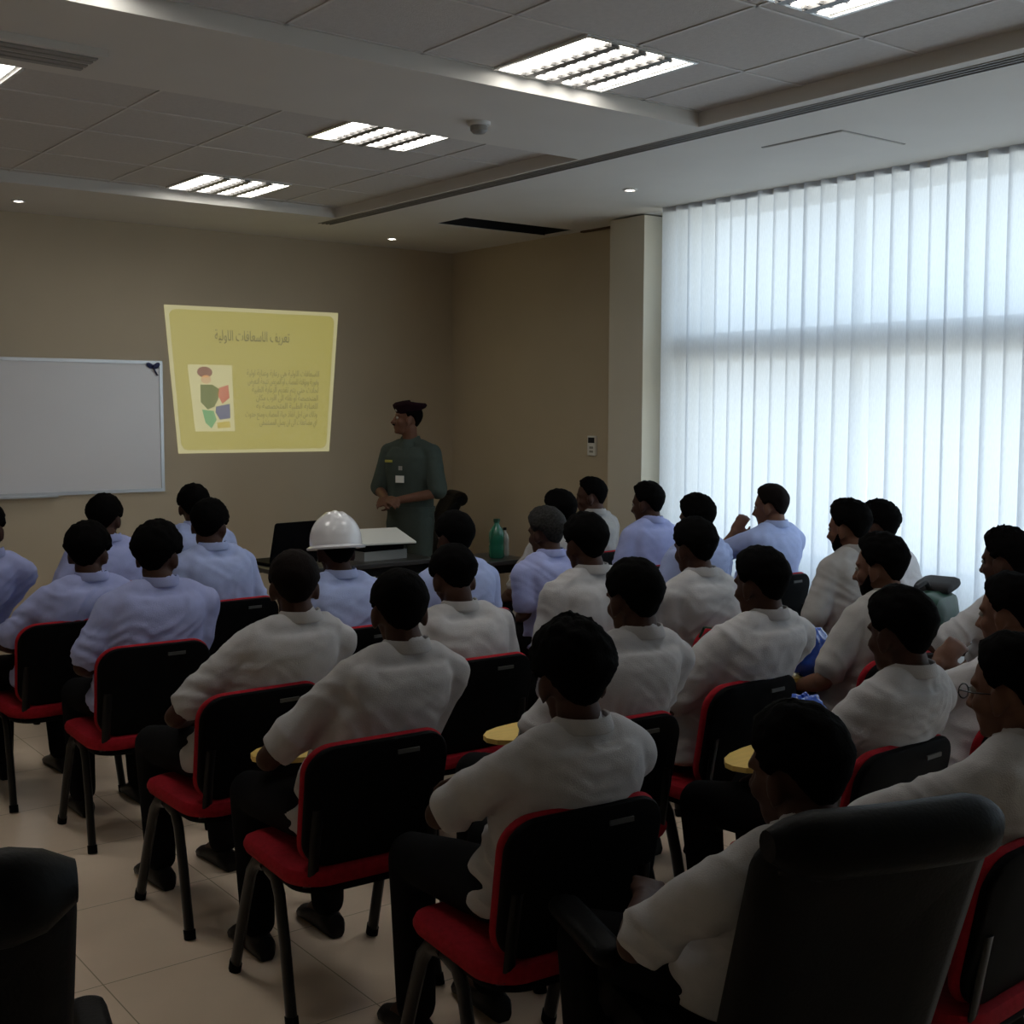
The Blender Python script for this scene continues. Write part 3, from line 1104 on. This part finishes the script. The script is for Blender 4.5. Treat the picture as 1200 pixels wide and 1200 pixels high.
# row by row from the front; (short description, chair, crown of head, options)
AUD = [
 ('in blue shirt cut off by the left photo edge', (1.2, 5.6), (1.43, 5.72, 1.335), dict(shirt='blue')),
 ('in blue shirt below the right half of the whiteboard', (2.22, 6.32), (2.27, 6.6, 1.28), dict(shirt='blue', T=.02)),
 ('in blue shirt left of the laptop, farthest front, mostly hidden', (2.86, 6.5), (2.88, 6.84, 1.30), dict(shirt='bluepale', T=.019, lookadd=10)),
 ('in blue shirt on the plain black chair back at left', (1.68, 5.28), (1.80, 5.46, 1.243), dict(shirt='blue', T=.024, bulk=1.04)),
 ('in blue shirt just left of the laptop, ear showing', (2.52, 5.42), (2.48, 5.71, 1.30), dict(shirt='bluepale', T=.018, tilt=6, lookadd=-12)),
 ('in blue shirt in the nearest left chair with red seat', (1.78, 4.58), (1.88, 4.85, 1.29), dict(shirt='blue', T=.026, lookadd=-14, bulk=1.1, top=.3)),
 ('in blue shirt wearing the white hard hat', (2.62, 4.42), (2.65, 4.74, 1.275), dict(shirt='bluepale', helmet=True, look=.5)),
 ('in blue shirt in front of the presenter, mostly hidden', (3.25, 4.45), (3.27, 4.72, 1.27), dict(shirt='bluepale', lookadd=10)),
 ('in blue shirt with greying hair beside the bottles', (4.0, 4.58), (3.95, 4.88, 1.25), dict(shirt='blue', hair='hairgrey', lookadd=14, T=.02)),
 ('in dark top behind the greying head', (4.36, 5.15), (4.46, 5.39, 1.29), dict(shirt='greydark', lookadd=10)),
 ('by the corner wall looking left, farthest right of the front', (5.28, 5.85), (5.31, 6.09, 1.30), dict(shirt='greydark', lookadd=25, T=.014)),
 ('in blue shirt in front of the pale column', (5.15, 5.15), (5.2, 5.44, 1.307), dict(shirt='blue', lookadd=6, face=True, T=.018)),
 ('with only dark hair showing against the left end of the blinds', (4.78, 4.42), (4.80, 4.64, 1.295), dict(shirt='bluepale', T=.02)),
 ('in pale blue shirt with hand raised to chin by blinds', (5.36, 4.45), (5.47, 4.70, 1.32), dict(shirt='bluepale', lookadd=6, T=.013, hair='hairbrown', skin='skin', face=True, arms=(((.12, .16, .90), (.025, .13, 1.025)), 'lap'), bulk=1.08)),
 ('in grey polo left of centre with cropped hair', (1.78, 3.62), (1.97, 3.82, 1.257), dict(T=.012, shirt='grey', hair='hairbrown', bulk=1.02)),
 ('in grey polo hunched forward before the red chair rim', (2.66, 3.60), (2.70, 3.90, 1.224), dict(T=.018, bulk=1.12, hipz=.55, pitch=-24)),
 ('in grey polo below the greying head, broad left shoulder', (3.32, 3.58), (3.33, 3.85, 1.322), dict(T=.018, bulk=1.08)),
 ('in grey polo below the column with upright back', (3.95, 3.52), (3.88, 3.76, 1.28), dict(T=.02)),
 ('in taupe polo with beard and curly hair by blinds', (4.78, 3.42), (4.87, 3.70, 1.322), dict(shirt='greydark', beard=True, curl=.22, T=.022, skin='skin', face=True, lookadd=4)),
 ('in pale polo behind the curly bearded head', (5.36, 3.55), (5.36, 3.88, 1.285), dict(shirt='greylight', T=.02, curl=.2)),
 ('in grey polo on red chair beside a yellow tablet, leaning', (1.77, 2.88), (1.96, 3.12, 1.267), dict(shirt='grey', arms=('tablet', 'lap'), T=.012, skin='skindark', tablet=1)),
 ('in grey polo right of the large central head', (2.46, 2.62), (2.67, 2.85, 1.277), dict(T=.016, tablet=1, look=.4)),
 ('in grey polo with broad back, blue bag behind the shoulder', (3.2, 2.75), (3.34, 2.91, 1.265), dict(T=.019, bulk=1.16, lookadd=6, look=.4)),
 ('in taupe polo with beard, facing left below curly head', (3.95, 2.68), (4.05, 2.92, 1.274), dict(shirt='greydark', beard=True, T=.02, look=.3, lookadd=14, skin='skin', face=True, tablet=1)),
 ('in pale polo with bent arm at the right photo edge', (4.62, 2.48), (4.64, 2.74, 1.275), dict(shirt='greylight', curl=.3, T=.02, face=True, arms=(((.29, .10, .78), (.03, .27, .76)), 'tablet'))),
 ('in grey polo with folded arms in the near middle', (1.85, 2.08), (1.90, 2.24, 1.253), dict(arms=('crossed', 'crossed'), T=.027, curl=.03, bulk=1.0, top=.45)),
 ('in grey polo on red rimmed chair right of the blue bag', (2.92, 1.95), (3.03, 2.11, 1.245), dict(T=.02, look=.5, bulk=1.02, tablet=1)),
 ('in pale polo resting hand at cheek at right photo edge', (3.5, 1.93), (3.66, 2.14, 1.23), dict(shirt='greylight', T=.015, face=True, lookadd=10, skin='skin', arms=(((.16, .22, .74), (-.08, .14, .90)), 'lap'))),
 ('in grey polo wearing glasses at right photo edge', (2.52, 1.33), (2.61, 1.51, 1.242), dict(T=.015, glasses=True, skin='skin', look=.4, lookadd=8, arms=(((.275, .10, .79), (.17, .28, .75)), 'tablet'), fine=.007)),
]
JIT = [0, 2, -3, 1, 3, -2, 0, 2, -1, 4, 6, 2, -2, 0, 1, -2, 2, 0, 3, -2, -3, -4, 2, 0, 2, -5, 2, 0, 3]
for i, (desc, ch, hd, kw) in enumerate(AUD):
    kw = dict(kw)
    tb = bool(kw.pop('tablet', 0))
    ya = JIT[i]
    near = hd[1] < 3.3
    seated('person seated ' + desc, ch, hd, yaw=ya, seed=i+1, vox=.008 if near else .010, **kw)
    place_chair(ch[0], ch[1], radians(ya), 'red chair under person ' + desc, tb)

# near office chair with its sitter, and an empty one at the left edge
EX = (1.87, 1.535)
make_exec('large black leather office chair in the right foreground, person leaning in it', (EX[0], EX[1], 0), radians(-19), -.07)
seated('person seated in grey polo leaning left in the black leather office chair', EX, (1.84, 1.50, 1.195), shirt='grey', arms=(((.285, .0, .695), (.12, .23, .675)), 'lap'),
       yaw=-12, seed=77, T=.018, vox=.008, look=.3, hipz=.60, hipy=.12, bulk=1.02, knees=((( -.21, .33, .56), (-.21, .28, .085)), ((.15, .33, .56), (.15, .28, .085))), lookadd=10, tilt=-3)
make_exec('empty black leather office chair cut off by the bottom left corner', (.31, 1.85, 0), radians(-12), .07)
make_exec('black office chair standing in the front corner behind the presenter', (5.42, 8.35, 0), radians(70), -.08)

# ------------------------------------------------------------------ presenter
def presenter():
    root = thing('person', 'standing person in dark green uniform and maroon beret beside the slide', 'person', (4.88, 7.62, 0), radians(112))
    # local frame: faces +y, which points back toward the audience
    hc = V(0, .03, 1.655)
    R = Matrix.Rotation(radians(-48), 3, 'Z') @ Matrix.Rotation(radians(4), 3, 'X')
    neck = V(0, -.005, 1.505)
    W = [(.80, .165, .118), (.92, .178, .125), (1.02, .172, .118), (1.15, .172, .118), (1.28, .188, .125), (1.38, .192, .115), (1.45, .150, .085)]
    def secs(e, z0=0.0, z1=9):
        rr = []
        for z, w, d in W:
            if z < z0 or z > z1:
                continue
            rr.append([V(math.copysign(abs(cos(a))**.8, cos(a))*(w+e), math.copysign(abs(sin(a))**.8, sin(a))*(d+e)-.01, z) for a in [2*pi*k/28 for k in range(28)]])
        return rr
    A = {}
    for s in (-1, 1):
        A[s] = (V(s*.195, -.01, 1.415), V(s*.265, .02, 1.13), V(s*.035, .245, 1.075 + (.012 if s > 0 else 0)))
    g = G()
    head_parts(g, hc, R)
    g.chain([hc + R @ V(0, -.02, -.055), neck, neck+V(0, 0, -.06)], [.054, .057, .068], 14)
    g.rings(secs(-.022))
    for s in (-1, 1):
        S, E, Wr = A[s]
        g.chain([neck+V(0, 0, -.03), S, S.lerp(E, .5), E, E.lerp(Wr, .35), Wr], [.045, .050, .043, .038, .037, .026])
        hand(g, Wr, V(-s*.75, .35, -.05), V(0, .6, .6 if s > 0 else .3), s*1.0, .7)
        g.chain([V(s*.09, 0, .88), V(s*.10, .01, .50), V(s*.11, -.01, .09), V(s*.115, .10, .04)], [.07, .05, .038, .03])
    fuse(g, 'body', M['skin'], root, .0075, 2)
    hair_mesh(hc, R, .010, 0, 5).obj('hair', M['hair'], root)
    g = G()
    g.rings(secs(.006))
    g.chain([neck+V(0, 0, -.035), neck+V(0, .002, .0)], [.072, .060], 14)
    for s in (-1, 1):
        S, E, Wr = A[s]
        g.chain([neck+V(s*.02, 0, -.03), neck.lerp(S, .5), S], [.056, .055, .062])
        g.chain([S, S.lerp(E, .5), S.lerp(E, .92)], [.066, .066, .072])
    fuse(g, 'shirt', M['uniform'], root, .009, 4, .006, 3)
    g = G()
    rr = []
    for k in range(24):
        a = 2*pi*k/24
        f = max(0, sin(a))
        rr.append([neck + V(cos(a)*r, sin(a)*r, z-.03*f) for r, z in ((.060, .0), (.064, .03), (.070, .032), (.088, -.012-.02*f), (.084, -.018-.02*f))])
    g.rings(rr, cap=False, closed=True).obj('collar', M['uniform'], root)
    g = G()
    for s in (-1, 1):
        g.chain([V(s*.09, 0, .90), V(s*.10, .01, .50), V(s*.11, -.01, .09)], [.105, .080, .065], 14)
    g.ball(V(0, -.01, .93), (.178, .128, .11))
    fuse(g, 'trousers', M['uniform'], root, .012, 4)
    rr = [[V(math.copysign(abs(cos(a))**.8, cos(a))*.186, math.copysign(abs(sin(a))**.8, sin(a))*.136-.01, z) for a in [2*pi*k/28 for k in range(28)]] for z in (.985, 1.02)]
    G().rings(rr).obj('belt', M['uniform'], root)
    for s in (-1, 1):
        rr = []
        for yy, w, h in ((-.09, .03, .05), (-.06, .04, .10), (.0, .042, .10), (.08, .05, .07), (.16, .046, .05), (.20, .02, .03)):
            rr.append([V(s*.115 + w*cos(a), yy, max(.002, h*.5+h*.5*sin(a))) for a in [2*pi*k/14 for k in range(14)]])
        G().rings(rr).obj('shoe', M['shoe'], root)
    # beret: band, flat crown drooping to one side, badge
    c = hc + R @ V(0, -.006, .062)
    Rb = R @ Matrix.Rotation(radians(-9), 3, 'X')
    prof = [(.080, -.012), (.084, .002), (.104, .026), (.112, .044), (.098, .060), (.05, .068), (.005, .070)]
    rr = []
    for r, z in prof:
        row = []
        for k in range(32):
            a = 2*pi*k/32
            x, y = r*cos(a), r*1.13*sin(a)
            row.append(c + Rb @ V(x, y - .018*max(0, z)/.06, z + .012*sin(a)*(z > .02)))
        rr.append(row)
    b = G().rings(rr).obj('beret', M['beret'], root)
    G().ball(c + Rb @ V(-.030, .090, .020), (.012, .008, .014)).obj('badge', M['silver'], b)
    eyes(root, hc, R)
    G().chain([hc + R @ V(-.022, .094, -.044), hc + R @ V(0, .101, -.040), hc + R @ V(.022, .094, -.044)], [.006, .008, .006], 8).obj('moustache', M['hair'], root)
    # name card, pocket braid, shoulder straps, buttons
    def front(x, z):
        return V(x, .125 + (.004 if z < 1.3 else 0), z)
    G().box((-.035, .122, 1.20), (.035, .131, 1.25)).obj('name_card', M['paper'], root, False)
    G().box((-.018, .120, 1.29), (.010, .129, 1.32)).obj('badge_clip', M['silver'], root, False)
    G().box((.075, .112, 1.345), (.135, .124, 1.362)).obj('medal_ribbon', M['medal'], root, False)
    for s in (-1, 1):
        G().pad(.055, .12, .012, .02, lambda x, y, z, s=s: V(s*.125+y*.9, -.005+x, 1.475+z-s*0 - (abs(s*.125+y*.9)-.125)*.45), .004).obj('shoulder_strap', M['uniform'], root)
    return root
presenter()
# ------------------------------------------------------------------ front table and what stands on it
def make_table(name, label, x0, y0, x1, y1, h):
    t = thing(name, label, 'table', ((x0+x1)/2, (y0+y1)/2, 0))
    a, b = (x1-x0)/2, (y1-y0)/2
    G().pad(2*a, 2*b, .03, .02, lambda x, y, z: V(x, y, h-.015+z), .004, n=4).obj('tabletop', M['tabletop'], t, False)
    for sx in (-1, 1):
        for sy in (-1, 1):
            G().box((sx*(a-.06)-.02, sy*(b-.06)-.02, 0), (sx*(a-.06)+.02, sy*(b-.06)+.02, h-.03)).obj('leg', M['steel'], t, False)
    for sy in (-1, 1):
        G().box((-a+.08, sy*(b-.06)-.01, h-.09), (a-.08, sy*(b-.06)+.01, h-.03)).obj('apron', M['steel'], t, False)
    return t
make_table('presenter_table', 'dark table at the front carrying the laptop and a white pad', 3.36, 6.72, 4.52, 7.42, .75)
make_table('side_table', 'small dark side table under the green bottle near the corner wall', 4.60, 6.36, 5.02, 6.80, .75)

lt = thing('laptop', 'open black laptop seen from behind its lid on the front table', 'laptop', (3.60, 7.08, .75), radians(8))
G().pad(.38, .26, .02, .015, lambda x, y, z: V(x, .05+y, .010+z), .004, n=4).obj('keyboard_base', M['plastic'], lt, False)
G().pad(.38, .265, .012, .015, lambda x, y, z: V(x, -.085-.26*(y+.13)+z, .022+.97*(y+.13)), .003, n=4).obj('screen_lid', M['plastic'], lt, False)
bx = thing('carton', 'grey open carton on the front table under the white pad', 'box', (4.19, 6.98, .75), radians(4))
g = G()
g.box((-.17, -.13, 0), (.17, .13, .012))
for s in (-1, 1):
    g.box((-.17, s*.125-.005, .012), (.17, s*.125+.005, .06))
    g.box((s*.165-.005, -.12, .012), (s*.165+.005, .12, .06))
g.obj('tray', M['cardboard'], bx, False)
G().box((-.155, -.115, .012), (.155, .115, .105)).obj('contents', M['plastic'], bx, False)
pd = thing('paper_pad', 'large white pad of paper lying on the grey carton', 'paper pad', (4.22, 6.98, .88), radians(-10))
pd.rotation_euler.x = radians(10)
G().pad(.40, .36, .012, .006, lambda x, y, z: V(x, y, .012+z), .002, n=3).obj('sheets', M['paper'], pd, False)
G().box((-.20, -.18, 0), (.20, .18, .006)).obj('backing', M['plastic'], pd, False)

def bottle(label, loc, h, r, m, cap):
    t = thing('bottle', label, 'bottle', loc, 0)
    G().lathe([(r*.85, 0), (r, .012), (r, h*.30), (r*.93, h*.36), (r, h*.42), (r, h*.64), (r*.75, h*.76), (r*.36, h*.86), (r*.34, h*.92)]).obj('body', m, t)
    G().lathe([(r*.42, h*.92), (r*.42, h), (r*.36, h*1.005)]).obj('cap', cap, t)
bottle('tall green bottle standing on the small side table', (4.85, 6.51, .75), .26, .052, M['greenbottle'], M['greenbag'])
bottle('short clear water bottle right of the tall green bottle', (4.97, 6.58, .75), .19, .030, M['clear'], M['plastic'])

# ------------------------------------------------------------------ bags and a jacket
def crumple(name, label, cat, loc, size, m, seed, amp=.3, rz=0):
    g = G().ball((0, 0, size[2]), size, None, 36, 22)
    vs = []
    for p in g.v:
        v = Vector(p)
        d = (v - V(0, 0, size[2]))
        q = d.normalized()
        a = 1 + amp*(abs(noise.noise(q*2.2 + V(seed, 0, 0))) - .25) + amp*.6*(abs(noise.noise(q*5+V(0, seed, 0)))-.2)
        w = V(0, 0, size[2]) + d*a
        w.z = max(w.z, 0)
        vs.append(tuple(w))
    g.v = vs
    t = thing(name, label, cat, loc, rz)
    b = g.obj('sack', m, t)
    return t, b
def add_knot(t, m, z, s):
    G().chain([V(0, 0, z-s), V(0, 0, z), V(s*.8, s*.3, z+s*.8)], [s*.7, s*.35, s*.8], 8).obj('knot', m, t)
    G().chain([V(0, 0, z), V(-s*.8, -s*.2, z+s*.7)], [s*.35, s*.7], 8).obj('handle', m, t)
t, b = crumple('plastic_bag', 'shiny blue plastic bag under the bearded curly head, behind the broad grey back', 'bag', (3.88, 3.13, .685), (.11, .075, .10), M['bluebag'], 3)
add_knot(t, M['bluebag'], .19, .010)
t, b = crumple('plastic_bag', 'shiny blue plastic bag left of the red rimmed grey-polo chair, above the nearest head', 'bag', (3.09, 2.50, .685), (.10, .075, .075), M['bluebag'], 8)
add_knot(t, M['bluebag'], .145, .010)
gc = thing('green_cloth', 'green cloth hanging over the chair back under the person below the column', 'cloth', (3.82, 3.50, 0), 0)
G().pad(.20, .20, .012, .04, lambda x, y, z: V(x, -.045 - .02*cos(x*30) + z, .70+y), .005).obj('hanging_fold', M['greenbag'], gc)
G().sweep([V(-.09, -.045, .79), V(-.09, -.01, .838), V(-.09, .05, .835), V(-.09, .075, .79)], .008, .004).obj('hem', M['greenbag'], gc)
jk = thing('backpack', 'green backpack with charcoal flap in front of the lower blinds', 'bag', (4.55, 3.02, .60), radians(15))
G().pad(.34, .36, .17, .08, lambda x, y, z: V(x, z, .20+y), .06).obj('main_pocket', M['greenbag'], jk)
G().pad(.18, .10, .16, .04, lambda x, y, z: V(x+.10, z+.01, .395+y*.5+.12*x), .03).obj('flap', M['darkcloth'], jk)
G().sweep([V(-.15, .02, .34), V(-.13, .02, .41), V(-.02, .02, .42), V(.02, .02, .39)], .012).obj('handle', M['darkcloth'], jk)
finish_fuse()
